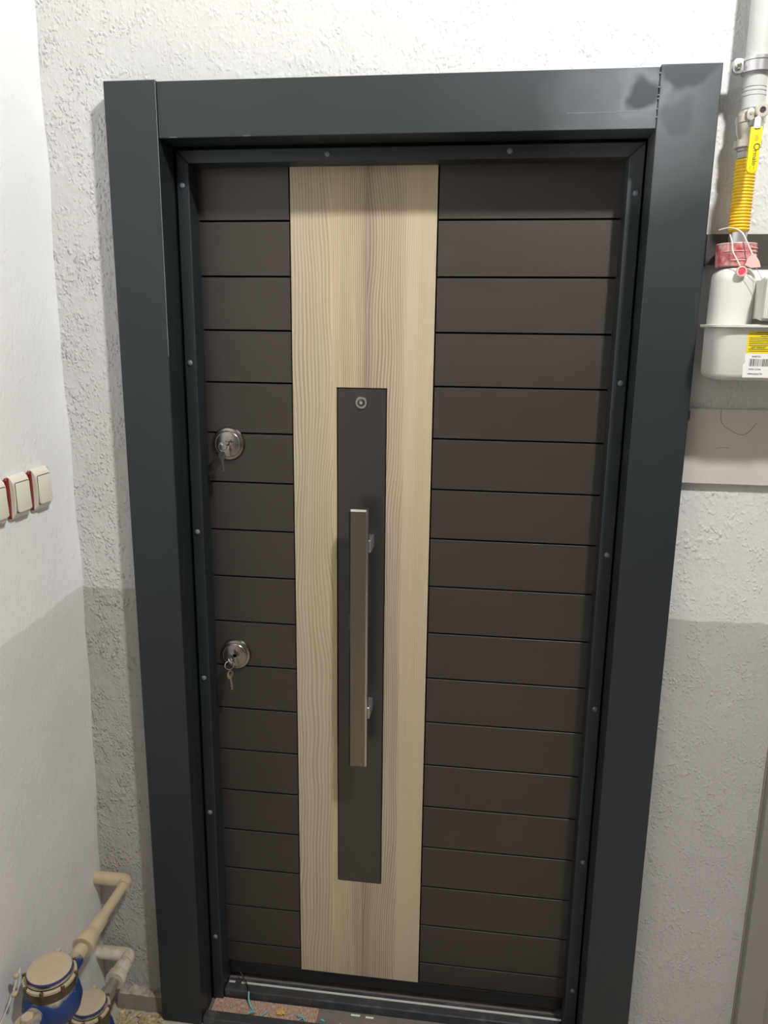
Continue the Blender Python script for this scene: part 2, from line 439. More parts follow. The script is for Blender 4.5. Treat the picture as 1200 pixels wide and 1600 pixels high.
obj('ceiling', B((XL - .2, XR + .15, YB - .15, YF + .25, CEIL, CEIL + .1)), 'ceiling', label='plain grey ceiling high above the landing', cat='ceiling', kind='structure')
obj('floor', B((XL - .2, XR + .15, YB - .15, YF + .4, -.1, .010)), 'floor', label='dusty tan screed floor of the landing', cat='floor', kind='structure')

# neighbouring grey frame at the right edge
nb = empty('trim_2', (1.337, YF, 0.01), 'smooth grey painted door frame post at the lower right edge, beside the plaster', 'door frame', kind='structure')
obj('post', B((1.337, 1.392, .020, .060, .0105, 1.32), bevel=.002), 'neighbour', nb)
obj('stop', B((1.393, 1.47, .032, .060, .0105, 1.32), bevel=.002), 'neighbour', nb)
obj('caulk_line', B((1.333, 1.338, .0415, .047, .0105, 1.32)), 'crack', nb)

# small mortar ledge left of the surround, at floor level
bm = bmesh.new()
pr = [(-.130, .004), (-.112, .0), (-.08, .0), (-.045, .0), (-.012, .0)]
rows = []
for i in range(13):
    x = -.128 + i * (.116 / 12); j = .0025 * math.sin(i * 2.1) + .002 * math.sin(i * 5.3)
    rows.append([bm.verts.new((x, .020 + .4 * j, .0102)), bm.verts.new((x, .022 + .3 * j, .030 + j)), bm.verts.new((x, .024, .0525 + .4 * j)), bm.verts.new((x, .034, .056 + j)), bm.verts.new((x, .0449, .058 + 1.5 * j)), bm.verts.new((x, .0449, .0102))])
for a, b in zip(rows[:-1], rows[1:]):
    for k in range(6):
        bm.faces.new((a[k], a[(k + 1) % 6], b[(k + 1) % 6], b[k]))
bm.faces.new(rows[0]); bm.faces.new(rows[-1])
obj('trim_3', bm, 'mortar', label='low mortar ledge on the wall between the water pipes and the door surround', cat='ledge', kind='structure')

# ================================================================== DOOR SURROUND AND FRAME
fr = empty('trim_1', (.55, 0, .012), 'anthracite metal surround and frame of the entrance door', 'door frame', kind='structure')
BV = .0018
def upright(x0, x1, ret0, ret1):
    return B((x0, x1, 0, .0445, .015, Z0), bevel=BV, seg=2), (ret0, ret1)
obj('surround_upright', B((-.003, .0985, 0, .0445, .015, Z0), bevel=BV, seg=2), 'surround', fr)
obj('surround_upright', B((.9988, 1.0998, 0, .0445, .0155, Z0 + .001), bevel=BV, seg=2), 'surround', fr)
obj('surround_header', B((.0989, .9984, .0025, .0445, Z0 - .100, Z0 - .0025), bevel=.0012), 'surround', fr)
# returns (reveals) running back to the frame
obj('reveal', B((.0965, .0984, .0447, .0720, .015, Z0 - .101)), 'surround', fr)
obj('reveal', B((.9990, 1.0010, .0447, .0720, .015, Z0 - .101)), 'surround', fr)
obj('reveal', B((.0985, .9988, .0447, .0720, Z0 - .1000, Z0 - .098)), 'surround', fr)
JT = Z0 - .1303
j1 = obj('jamb', prism_y([(.1015, .0125), (.1268, .0125), (.1268, JT), (.1015, JT + .0253)], .0750, .1350, .0020), 'jamb', fr)
j2 = obj('jamb', prism_y([(.9690, .0125), (.9965, .0125), (.9965, JT + .0253), (.9690, JT)], .0750, .1350, .0020), 'jamb', fr)
j3 = obj('jamb_head', prism_y([(.1272, JT + .0002), (.9686, JT + .0002), (.9961, JT + .0255), (.1019, JT + .0255)], .0750, .1350, .0020), 'jamb', fr)
obj('edge_highlight', B((.0979, .0987, -.0004, .0016, 1.62, Z0 - .0015)), 'scuff_highlight', fr, label='painted highlight line along the edge of the left upright')  # pale strip painted in for the light caught on this edge
for xa, xb, za, yy in ((.120, .135, -.0985, .0020), (.262, .276, -.0980, .0020), (.845, .930, -.0722, .0021), (.93, .965, -.0714, .0021)):
    obj('paint_scuff', B((xa, xb, yy, yy + .001, Z0 + za - .0006, Z0 + za + .0002)), 'scuff_highlight', fr)
for zz in (-.012, -.034, -.046, -.052, -.068, -.081):
    obj('paint_scuff', B((.9972, .9990, -.0004, .0010, Z0 + zz - .0016, Z0 + zz)), 'scuff_highlight', fr)
obj('frame_backing', B((.060, .100, .080, .14, .0125, Z0 - .06), (.998, 1.04, .080, .14, .0125, Z0 - .06), (.1, .998, .080, .14, JT + .026, Z0 - .06)), 'black', fr)
bm = L([(.0058, 0), (.0056, .0015), (.0042, .0030), (.002, .0036), (0, .0038)], (0, 0, 0), 'Y', 16)
me = bpy.data.meshes.new('rivet'); bm.to_mesh(me); bm.free(); me.materials.append(M['rivet'])
me.polygons.foreach_set('use_smooth', [True] * len(me.polygons))
for zz in (-.1707, -.5157, -.8784, -1.2226, -1.5683, -1.9158): place('rivet', me, (.1135, .0748, Z0 + zz), j1)
for zz in (-.1931, -.5404, -.8878, -1.2322, -1.6087, -1.9561): place('rivet', me, (.9850, .0748, Z0 + zz), j2)
for xx in (.4062, .752): place('rivet', me, (xx, .0748, Z0 - .117), j3)
# sill: tray, step, pale strip, low front rail
obj('front_rail', B((.0990, .9984, .0035, .0300, .0105, .0300), bevel=.0015), 'sill', fr)
obj('sill_tray', B((.0990, .9984, .0302, .0838, .0105, .0170)), 'tray', fr)
st = obj('sill_step', B((.1275, .9683, .0842, .1249, .0105, .0400), bevel=.0025, seg=2), 'sill', fr)
obj('pale_strip', B((.165, .9683, .1075, .1130, .0402, .0415)), 'strip_white', st)
obj('pale_strip', B((.132, .148, .1075, .1130, .0402, .0412)), 'strip_white', st)
obj('sill_back', B((.06, 1.04, .1252, .20, .0105, .034)), 'tray', fr)

# ================================================================== DOOR LEAF
LY = .125
door = empty('door_1', (.548, .16, .045), 'dark brown planked steel entrance door with a pale ash centre panel', 'door', kind='structure')
obj('leaf_core', B((.105, .99, .1360, .190, .048, Z0 - .112)), 'black', door)
ztop, zj, pitch, zbot = Z0 - .1230, Z0 - .2313, .10873, Z0 - 2.0300
edges = [ztop] + [zj - k * pitch for k in range(17)] + [zbot]
def plank_mesh(w_, h_):
    bm = B((-w_ / 2, w_ / 2, LY, LY + .0105, -h_ / 2, h_ / 2))
    ed = [e for e in bm.edges if all(abs(v.co.y - LY) < 1e-6 for v in e.verts)]
    bmesh.ops.bevel(bm, geom=ed, offset=.0005, segments=1, affect='EDGES')
    bmesh.ops.recalc_face_normals(bm, faces=bm.faces)
    me = bpy.data.meshes.new('plank'); bm.to_mesh(me); bm.free(); me.materials.append(M['plank']); return me
cache = {}
for (x0, x1) in ((.108, .3160), (.6188, .988)):
    for a, b in zip(edges[:-1], edges[1:]):
        h_ = round(a - b - .0036, 5); key = (x0, h_)
        if key not in cache: cache[key] = plank_mesh(x1 - x0, h_)
        place('plank', cache[key], ((x0 + x1) / 2, 0, (a + b) / 2), door)
PX0, PX1, PZ0, PZ1 = .4153, .5185, Z0 - 1.7570, Z0 - .5653
# ash panel with a cut-out for the handle plate (one mesh, four blocks sharing edges)
bm = bmesh.new()
xs = [.3190, PX0 - .0022, PX1 + .0022, .6158]; zs = [zbot, PZ0 - .0022, PZ1 + .0022, ztop]
def ring_plate(bm, xs, zs, yf, yb):
    vf = [[bm.verts.new((x, yf, z)) for x in xs] for z in zs]; vb = [[bm.verts.new((x, yb, z)) for x in xs] for z in zs]
    for j in range(3):
        for i in range(3):
            if i == 1 and j == 1: continue
            bm.faces.new((vf[j][i], vf[j][i + 1], vf[j + 1][i + 1], vf[j + 1][i]))
            bm.faces.new((vb[j][i], vb[j + 1][i], vb[j + 1][i + 1], vb[j][i + 1]))
    def wall(a, b, c, d): bm.faces.new((a, b, c, d))
    for i in range(3):
        wall(vf[0][i], vb[0][i], vb[0][i + 1], vf[0][i + 1]); wall(vf[3][i], vf[3][i + 1], vb[3][i + 1], vb[3][i])
        wall(vf[i][0], vf[i + 1][0], vb[i + 1][0], vb[i][0]); wall(vf[i][3], vb[i][3], vb[i + 1][3], vf[i + 1][3])
    wall(vf[1][1], vf[1][2], vb[1][2], vb[1][1]); wall(vf[2][1], vb[2][1], vb[2][2], vf[2][2])
    wall(vf[1][1], vb[1][1], vb[2][1], vf[2][1]); wall(vf[1][2], vf[2][2], vb[2][2], vb[1][2])
ring_plate(bm, xs, zs, LY - .0015, LY + .0105)
obj('ash_panel', bm, 'ash', door, label='pale ash wood-grain centre panel')
pl = obj('handle_plate', B((PX0, PX1, LY - .0010, LY + .0108, PZ0, PZ1), bevel=.0010), 'plate', door)
obj('kick_strip', B((.1275, .9683, .1280, .1358, .0520, zbot - .0015), bevel=.002), 'rubber', door)
obj('kick_edge', B((.20, .9683, .1262, .1279, zbot - .0060, zbot - .0028)), 'jamb', door)
PY = LY - .0010
# pull handle: chamfered bar on two standoffs
hx0, hx1, hz0, hz1 = .4524, .4928, Z0 - 1.4035, Z0 - .8090
c_ = .0038
prof = [(hx0 + c_, .050), (hx1 - c_, .050), (hx1, .050 + c_), (hx1, .070), (hx0, .070), (hx0, .050 + c_)]
bm = bmesh.new()
r0 = [bm.verts.new((x, y + (.004 if y < .06 else 0), hz0)) for x, y in prof]; r1 = [bm.verts.new((x, y, hz0 + .004)) for x, y in prof]
r2 = [bm.verts.new((x, y, hz1 - .004)) for x, y in prof]; r3 = [bm.verts.new((x, y + (.004 if y < .06 else 0), hz1)) for x, y in prof]
for a, b in ((r0, r1), (r1, r2), (r2, r3)):
    for i in range(6):
        j = (i + 1) % 6; fc = bm.faces.new((a[i], a[j], b[j], b[i]))
        if i in (1, 5) or a is not r1: fc.material_index = 1      # polished chamfers
fc = bm.faces.new(r0); fc.material_index = 1; fc = bm.faces.new(r3); fc.material_index = 1
hd = obj('pull_handle', bm, ['bar_nickel', 'bright'], door)
for zc in (-.893, -1.279):
    obj('standoff', B((.4640, .4962, .0702, PY - .0002, Z0 + zc - .014, Z0 + zc + .014), bevel=.0015), 'zinc', hd)
# peephole
pc = (.4664, PY, Z0 - .594)
ph = obj('peephole', L([(.0135, 0), (.0132, .003), (.0115, .0048), (.0085, .0048), (.0080, .0020), (0, .0020)], pc, 'Y', 36), 'bright', door, smooth=35)
obj('lens', L([(.0078, .0021), (.0074, .0040), (.0055, .0052), (0, .0058)], pc, 'Y', 28), 'lens', ph, smooth=40)
obj('lens_ring', L([(.0034, .0055), (.0034, .0068), (.0022, .0068), (.0018, .0060), (0, .0060)], pc, 'Y', 20), 'bright', ph, smooth=35)
# locks
def lock(zc, ang):
    c = (.1744, LY, Z0 + zc)
    e = obj('lock_rosette', L([(.0365, .0), (.0362, .0030), (.0340, .0062), (.0290, .0075), (.0283, .0100), (.0270, .0112), (0, .0112)], c, 'Y', 56), 'nickel', door, smooth=30)
    obj('cylinder_cover', L([(.0262, .0112), (.0260, .0124), (.0245, .0130), (0, .0130)], c, 'Y', 48), 'nickel', e, smooth=30)
    bm = bmesh.new(); lathe(bm, [(.0090, .0130), (.0088, .0150), (0, .0150)], (c[0] + .001, c[1], c[2] + .006), 'Y', 24)
    bx = prism_y([(c[0] - .004, c[2] + .004), (c[0] + .006, c[2] + .004), (c[0] + .005, c[2] - .012), (c[0] - .003, c[2] - .012)], c[1] - .015, c[1] - .0131)
    me_ = bpy.data.meshes.new('t'); bx.to_mesh(me_); bx.free(); bm.from_mesh(me_); bpy.data.meshes.remove(me_)
    obj('key_cylinder', bm, 'nickel', e, smooth=30)
    return c
c1 = lock(-.6895, 0); c2 = lock(-1.1805, 0)

# keys ------------------------------------------------------------------
def key_bow(bm, c, r, t, axis):
    lathe(bm, [(r, 0), (r, t)], c, axis, 20)
def torus(c, R, r, rx, ry, rz, n=28, seg=8):
    rot = (Matrix.Rotation(rz, 3, 'Z') @ Matrix.Rotation(ry, 3, 'Y') @ Matrix.Rotation(rx, 3, 'X'))
    return T([Vector(c) + rot @ Vector((R * math.cos(2 * PI * k / n), R * math.sin(2 * PI * k / n), 0)) for k in range(n)], r, seg, True)
def key_blade(p, dirv, nrm, length, w_=.0075, t=.0018, bow=.0105):
    """flat key: ring-shaped bow, shaft and cut teeth"""
    d = Vector(dirv).normalized(); n = Vector(nrm).normalized(); s = d.cross(n).normalized(); p = Vector(p)
    bm = bmesh.new()
    def slab(outline):
        a = [bm.verts.new(p + d * u_ + s * v_ + n * (t / 2)) for u_, v_ in outline]; b = [bm.verts.new(p + d * u_ + s * v_ - n * (t / 2)) for u_, v_ in outline]
        k = len(outline); bm.faces.new(a); bm.faces.new(list(reversed(b)))
        for i in range(k):
            j = (i + 1) % k; bm.faces.new((a[i], b[i], b[j], a[j]))
    # bow as a ring of quads
    k = 20; R1, R0 = bow, bow * .42
    va = []; 
    for i in range(k):
        a_ = 2 * PI * i / k; cs, sn = math.cos(a_), math.sin(a_)
        q = []
        for rr, off in ((R1, 0), (R0, -bow * .28)):
            for sg in (1, -1):
                q.append(bm.verts.new(p + d * (bow + rr * cs + off) + s * rr * sn + n * sg * t * .6))
        va.append(q)
    for i in range(k):
        a, b = va[i], va[(i + 1) % k]
        bm.faces.new((a[0], b[0], b[2], a[2])); bm.faces.new((a[1], a[3], b[3], b[1]))
        bm.faces.new((a[0], a[1], b[1], b[0])); bm.faces.new((a[2], b[2], b[3], a[3]))
    x0 = 2 * bow - .001; out = [(x0, -w_ * .35)]
    out += [(x0 + length * .9, -w_ * .35), (x0 + length, -w_ * .05)]
    nt = 6
    for i in range(nt, 0, -1):
        out.append((x0 + length * (.25 + .68 * i / nt), w_ * (.50 if i % 2 else .22)))
        out.append((x0 + length * (.25 + .68 * (i - .5) / nt), w_ * (.25 if i % 2 else .55)))
    out += [(x0 + length * .22, w_ * .45), (x0, w_ * .5)]
    slab(out)
    return bm
def keyset(c, label, second, inserted_bow, ringp):
    k = empty('key_bunch', (c[0], c[1] - .030, c[2]), label, 'keys')
    # key in the cylinder: collar plus bow standing out of the lock
    obj('inserted_key', inserted_bow, 'bright', k, smooth=40)
    obj('split_ring', torus(*ringp), 'bright', k, smooth=40)
    obj('hanging_key', second, 'bright', k)
    return k
# upper: horizontal key, its bow edge-on; ring down left; second key hanging
bm = key_blade((c1[0] + .001, c1[1] - .047, c1[2] + .0045), (0, 1, 0), (0, .1, 1), .008, t=.0024, bow=.0110)
k1 = keyset(c1, 'bright keys on a split ring hanging from the upper lock', key_blade((c1[0] - .0020, c1[1] - .046, c1[2] - .0105), (0.05, .03, -1), (.75, -.5, 0), .027, t=.0022, bow=.0095), bm,
            ((c1[0] + .0010, c1[1] - .0455, c1[2] - .0010), .0085, .0011, PI / 2, 0, .35))
bm = key_blade((c2[0] + .000, c2[1] - .047, c2[2] + .001), (0, 1, 0), (.86, .1, .5), .008, t=.0024, bow=.0110)
k2 = keyset(c2, 'bright keys on a split ring hanging from the lower lock', key_blade((c2[0] - .0020, c2[1] - .046, c2[2] - .0215), (0.10, .03, -1), (.85, -.4, 0), .030, t=.0022, bow=.0100), bm,
            ((c2[0] - .0015, c2[1] - .0455, c2[2] - .0090), .0100, .0011, PI / 2, 0, .45))

# ================================================================== SWITCHES on the left wall
def switch(yc, label):
    z0, z1 = Z0 - .7990, Z0 - .7170; zc = (z0 + z1) / 2
    s = empty('light_switch', (XL + .003, yc, zc), label, 'switch', 'cream light switches on the left wall')
    def slabx(outline, x0, x1, bev=0):
        bm = bmesh.new(); a = [bm.verts.new((x1, y, z)) for y, z in outline]; b = [bm.verts.new((x0, y, z)) for y, z in outline]
        n = len(outline); bm.faces.new(a); bm.faces.new(list(reversed(b)))
        for i in range(n):
            j = (i + 1) % n; bm.faces.new((a[i], b[i], b[j], a[j]))
        if bev:
            ed = [e for e in bm.edges if all(abs(v.co.x - x1) < 1e-6 for v in e.verts)]
            bmesh.ops.bevel(bm, geom=ed, offset=bev, segments=3, profile=.5, affect='EDGES')
        return bm
    obj('red_base', slabx(rrect(yc - .0350, yc + .0350, z0 + .002, z1 - .002, .006), XL + .003, XL + .0090, .002), 'switch_red', s, smooth=50, label='dark red side inserts')
    # cream frame, bowed like a cushion: profile in z, extruded along y
    bm = bmesh.new(); n = 14; rows = []
    for i in range(n + 1):
        t = i / n; z = z0 + t * (z1 - z0); e = abs(2 * t - 1)
        x = XL + .0175 - .0105 * e ** 5
        hw = .0272 - .0022 * (1 - e ** 2)          # sides curve in towards the middle
        rows.append([bm.verts.new((XL + .0035, yc - hw, z)), bm.verts.new((x, yc - hw, z)), bm.verts.new((x, yc + hw, z)), bm.verts.new((XL + .0035, yc + hw, z))])
    for a, b in zip(rows[:-1], rows[1:]):
        for k_ in range(4):
            bm.faces.new((a[k_], a[(k_ + 1) % 4], b[(k_ + 1) % 4], b[k_]))
    bm.faces.new(rows[0]); bm.faces.new(rows[-1])
    obj('frame', bm, 'switch', s, smooth=35)
    obj('rocker_gap', slabx(rrect(yc - .0225, yc + .0225, zc - .0285, zc + .0285, .003), XL + .0172, XL + .0178), 'ink', s)
    bm = slabx(rrect(yc - .0212, yc + .0212, zc - .0272, zc + .0272, .0025), XL + .0179, XL + .0205, .001)
    for v in bm.verts:
        if v.co.x > XL + .019: v.co.x += (zc - v.co.z) * .05
    obj('rocker', bm, 'switch', s, smooth=40)
    return s
switch(-.0905, 'cream light switch nearest the corner of the wall')
switch(-.1650, 'middle cream light switch, between two dark red gaps')
switch(-.2395, 'cream light switch farthest from the corner, cut by the left edge of the photo')

# ================================================================== GAS LINE AND METER
GX, GY = 1.1525, -.004
gp = empty('gas_pipe', (GX + .001, GY, Z0 + .0), 'grey painted vertical gas pipe above the yellow hose', 'pipe')
obj('pipe_run', L([(.0205, Z0 - .022), (.0205, CEIL - .001)], (GX + .001, GY, 0), 'Z', 40), 'pvc', gp, smooth=40)
obj('coupling', L([(.0175, Z0 - .0760), (.0188, Z0 - .0745), (.0188, Z0 - .0560), (.0196, Z0 - .0550), (.0196, Z0 - .0505), (.0178, Z0 - .0490), (.0190, Z0 - .0475), (.0190, Z0 - .0445), (.0176, Z0 - .0430), (.0188, Z0 - .0415), (.0188, Z0 - .0222)], (GX, GY, 0), 'Z', 40), 'pvc', gp, smooth=30)
# clamp
pcmp = empty('pipe_clamp', (GX, GY, Z0 - .006), 'grey two-bolt clamp holding the gas pipe to the wall', 'clamp')
bm = bmesh.new()
lathe(bm, [(.0210, -.0135), (.0250, -.0135), (.0250, -.0085), (.0235, -.0080), (.0235, .0035), (.0250, .0040), (.0250, .0090), (.0210, .0090)], (GX + .001, GY, Z0 - .006), 'Z', 44)
obj('band', bm, 'zinc', pcmp, smooth=30)
for sgn in (-1, 1):
    xc = GX + .001 + sgn * .0315
    obj('ear', prism_y(rrect(xc - .0085, xc + .0085, Z0 - .0200, Z0 + .0035, .006), GY - .006, GY + .006, .001), 'zinc', pcmp, smooth=40)
    obj('bolt', L([(.0048, .006), (.0048, .0075), (.0052, .0095), (.0035, .0115), (0, .0120)], (xc + sgn * .0008, GY, Z0 - .0085), 'Y', 20), 'bright', pcmp, smooth=35)
obj('stem', T([(GX, GY + .022, Z0 - .008), (GX, YF - .0005, Z0 - .008)], .005, 10), 'zinc', pcmp)
# valve
gv = empty('gas_valve', (GX, GY, Z0 - .105), 'nickel-plated gas ball valve with a long yellow lever', 'valve')
obj('valve_body', L([(.0205, -.0300), (.0222, -.0290), (.0222, -.0180), (.0178, -.0165), (.0178, -.0110), (.0205, -.0060), (.0220, .0030), (.0220, .0080), (.0238, .0095), (.0238, .0205), (.0215, .0225), (.0195, .0285)][::1], (GX - .001, GY, Z0 - .1060), 'Z', 12, .26), 'brass_white', gv, smooth=35)
obj('bolt_eye', L([(.0112, .0), (.0112, .014), (.0100, .0155), (.0052, .0155), (.0045, .0130), (0, .0130)], (GX + .0065, GY - .022, Z0 - .0840), 'Y', 28), 'brass_white', gv, smooth=35)
obj('bolt_hole', L([(.0042, .0131), (.0042, .0136), (0, .0136)], (GX + .0065, GY - .022, Z0 - .0840), 'Y', 16), 'ink', gv)
obj('ear', prism_y(rrect(GX - .0160, GX - .0030, Z0 - .0980, Z0 - .0790, .006), GY - .031, GY - .014, .001), 'brass_white', gv, smooth=35)
obj('small_screw', L([(.0028, 0), (.0024, .0012), (0, .0012)], (GX - .0095, GY - .0312, Z0 - .0868), 'Y', 14), 'steel_dirty', gv)
LYV = -.060
bm = bmesh.new()
tube(bm, [(GX - .004, GY - .020, Z0 - .100), (GX - .0045, LYV + .004, Z0 - .104), (GX - .0055, LYV + .0015, Z0 - .118)], [.0070, .0070, .0075], 8)
obj('lever_neck', bm, 'zinc', gv, smooth=40)
lx = GX - .0060
out = [(lx - .0092, Z0 - .1140), (lx + .0092, Z0 - .1140), (lx + .0096, Z0 - .125), (lx + .0075, Z0 - .1770)]
out += [(lx - .001 + .0085 * math.cos(t), Z0 - .1780 - .0080 * math.sin(t)) for t in [math.radians(a) for a in (20, 50, 75, 90, 105, 130, 160)]]
out += [(lx - .0098, Z0 - .1770)]
lv = obj('lever', prism_y(out, LYV - .003, LYV + .002, .0012), 'lever', gv, smooth=40)
R90 = FACE @ Matrix.Rotation(-PI / 2, 3, 'Z')
text('lettering', 'O', .0145, (lx - .0020, LYV - .0031, Z0 - .1390), R90, 'ink', lv)
text('lettering', 'rmalo', .0100, (lx - .0018, LYV - .0031, Z0 - .1500), R90, 'ink', lv)
for q in range(6):
    obj('faint_mark', B((lx + random.uniform(-.002, 0), lx + random.uniform(.003, .0065), LYV - .0032, LYV - .0030, Z0 - .1280 - q * .0016, Z0 - .1272 - q * .0016)), 'ink_faint', lv)
obj('faint_mark', B((lx - .005, lx - .004, LYV - .0032, LYV - .0030, Z0 - .1790, Z0 - .1740)), 'ink_faint', lv)
obj('faint_mark', B((lx + .001, lx + .002, LYV - .0032, LYV - .0030, Z0 - .1790, Z0 - .1730)), 'ink_faint', lv)
# hose
gh = empty('gas_hose', (GX, GY, Z0 - .275), 'yellow corrugated flexible gas hose above the gas meter', 'hose')
pr = [(.0150, Z0 - .1530)]; zt, zb = Z0 - .1540, Z0 - .2700; nr = 22
for i in range(nr):
    za = zt - (zt - zb) * i / nr; h_ = (zt - zb) / nr
    pr += [(.0158, za), (.0174, za - h_ * .22), (.0179, za - h_ * .42), (.0174, za - h_ * .64), (.0158, za - h_ * .86)]
pr += [(.0158, zb), (.0150, zb - .001)]
obj('sleeve', L(pr, (GX - .001, GY, 0), 'Z', 36), 'yellow', gh, smooth=60)
obj('upper_nut', L([(.0162, Z0 - .1520), (.0165, Z0 - .1500), (.0165, Z0 - .1420), (.0150, Z0 - .1412), (.0170, Z0 - .1402), (.0170, Z0 - .1365)], (GX - .001, GY, 0), 'Z', 8, .2), 'zinc', gh, smooth=30)
obj('lower_nipple', L([(.0150, Z0 - .2990), (.0150, Z0 - .2715)], (GX - .001, GY, 0), 'Z', 24), 'zinc', gh, smooth=40)
# wall bracket
br = empty('meter_bracket', (1.22, YF - .001, Z0 - .30), 'dark brown metal wall bracket behind the red sealed nut', 'bracket')
obj('plate', B((1.1085, 1.3200, .0305, .0335, Z0 - .3225, Z0 - .2700), bevel=.0006), 'bracket', br)
obj('flange', B((1.1085, 1.3200, .0336, YF - .0005, Z0 - .2715, Z0 - .2700)), 'bracket', br)
obj('foot', B((1.1045, 1.1110, .0336, YF - .0005, Z0 - .3270, Z0 - .2760)), 'bracket', br)
# meter
MYF, MYB = -.082, .028
gm = empty('gas_meter', (1.205, 0, Z0 - .52), 'white domestic gas meter with a yellow label and barcode sticker', 'gas meter')
MX0, MX1 = 1.1140, 1.2990
def shell(x0, x1, z0, z1, yf, yb, rb):
    # rounded box, corner radius rb in plan (x,y) and soft bottom
    bm = bmesh.new(); secs = []
    outline = []
    for cx, cy, a in ((x1 - rb, yf + rb, 270), (x1 - rb, yb - rb, 0), (x0 + rb, yb - rb, 90), (x0 + rb, yf + rb, 180)):
        for k_ in range(9):
            t = math.radians(a + 90 * k_ / 8); outline.append((cx, cy, math.cos(t), math.sin(t)))
    return bm, outline
def loft(x0, x1, yf, yb, rb, levels):
    bm, out = shell(x0, x1, 0, 0, yf, yb, rb)
    secs = [[bm.verts.new((cx + ct * (rb - ins), cy + st * (rb - ins), z)) for cx, cy, ct, st in out] for z, ins in levels]
    n = len(out)
    for a, b in zip(secs[:-1], secs[1:]):
        for i in range(n):
            j = (i + 1) % n; bm.faces.new((a[i], a[j], b[j], b[i]))
    bm.faces.new(secs[0]); bm.faces.new(secs[-1])
    return bm
zb_ = Z0 - .5225
obj('lower_shell', loft(MX0, MX1, MYF, MYB, .026, [(zb_, .012), (zb_ + .002, .006), (zb_ + .006, .002), (zb_ + .012, 0), (Z0 - .4335, -.001)]), 'meter', gm, smooth=50)
obj('flange', loft(MX0 - .0095, MX1 + .0095, MYF - .010, MYB + .006, .034, [(Z0 - .4333, .001), (Z0 - .4325, 0), (Z0 - .4290, 0), (Z0 - .4280, .001)]), 'meter', gm, smooth=40)
zt_ = Z0 - .3345
obj('upper_shell', loft(MX0 + .002, MX1 - .002, -.030, MYB, .022, [(Z0 - .4279, 0), (zt_ - .014, .001), (zt_ - .006, .003), (zt_ - .002, .008), (zt_, .014)]), 'meter', gm, smooth=50)
for xc in (GX - .001, 2 * 1.2065 - GX + .001):
    obj('port_column', L([(.0365, Z0 - .4278), (.0362, zt_ - .020), (.0350, zt_ - .012), (.0300, zt_ - .003), (.0240, zt_ + .001), (.0225, zt_ + .0015)], (xc, GY - .010, 0), 'Z', 48), 'meter', gm, smooth=50)
obj('port_nut', L([(.024, Z0 - .332), (.024, Z0 - .305), (.017, Z0 - .300)], (2 * 1.2065 - GX + .001, GY, 0), 'Z', 8), 'zinc', gm)
cx0, cx1 = 1.1780, 1.2380
for q in range(4):
    ins = .0012 * (3 - q)
    obj('counter_rib', prism_y(rrect(cx0 + .0 + ins * .3, cx1 - ins * .3, Z0 - .4220 + ins, Z0 - .3500 - ins, .003), -.0560 - q * .0090 - .0070, -.0560 - q * .0090 + .0005, .0008), 'meter', gm, smooth=40)
cb_ = obj('counter_box', prism_y(rrect(cx0 + .0005, cx1 - .0005, Z0 - .4190, Z0 - .3520, .004), -.1000, -.0901, .0015), 'meter', gm, smooth=40)
obj('counter_neck', B((cx0 + .003, cx1 - .003, -.0558, -.0305, Z0 - .4180, Z0 - .3540)), 'meter', gm)
obj('counter_label', prism_y(rrect(cx0 + .0050, cx1 - .005, Z0 - .4130, Z0 - .3570, .003), -.1004, -.10005), 'paper', cb_)
lg = [(cx0 + .0155 + .0085 * math.cos(math.radians(a)), -.1006, Z0 - .3685 + .0075 * math.sin(math.radians(a))) for a in range(20, 200, 15)]
obj('dial_arc', T(lg, .0011, 6), 'label_blue', cb_)
obj('label_border', T([(cx0 + .0065, -.1005, Z0 - .3690), (cx0 + .0065, -.1005, Z0 - .4105), (cx1 - .0065, -.1005, Z0 - .4105)], .0003, 5), 'ink', cb_)
for q in range(5):
    obj('small_print', B((cx0 + .008, cx0 + .008 + random.uniform(.006, .02), -.1007, -.1005, Z0 - .3800 - q * .0062, Z0 - .3788 - q * .0062)), 'ink', cb_)
# labels on the lower shell
FY = MYF - .0006
yl = obj('yellow_label', prism_y(rrect(1.1630, 1.2550, Z0 - .4755, Z0 - .4390, .001), FY - .0004, FY + .0003), 'label_yellow', gm)
for q in range(11):
    zq = Z0 - .4410 - q * .0031
    if q == 8: continue
    x_ = 1.1660 if q not in (0, 2) else (1.1770 if q == 0 else 1.1840)
    obj('printed_line', B((x_, 1.2520, FY - .0006, FY - .0003, zq - .0005, zq + .0004)), 'ink', yl)
text('lettering', 'LEIT DIKKAT', .0042, (1.1700, FY - .0006, Z0 - .4672), FACE, 'ink', yl)
wl_ = obj('barcode_sticker', prism_y([(1.1610, Z0 - .5165), (1.2480, Z0 - .5165), (1.2480, Z0 - .4758), (1.1625, Z0 - .4758), (1.1615, Z0 - .484), (1.1635, Z0 - .4905), (1.1600, Z0 - .4960)], FY - .0004, FY + .0003), 'paper', gm)
text('lettering', 'SAAD E.S.', .0036, (1.1730, FY - .0006, Z0 - .4822), FACE, 'ink', wl_)
xx = 1.1700
while xx < 1.2400:
    wbar = random.choice([.0005, .0005, .0009, .0014])
    obj('barcode_bar', B((xx, xx + wbar, FY - .0006, FY - .0003, Z0 - .4975, Z0 - .4850)), 'ink', wl_)
    xx += wbar + random.choice([.0006, .0009, .0013])
text('lettering', 'MAKS. 0,5 bar', .0034, (1.1700, FY - .0006, Z0 - .5035), FACE, 'ink', wl_)
text('lettering', 'NPRO/GAZ.LTD.', .0034, (1.1690, FY - .0006, Z0 - .5115), FACE, 'ink', wl_)
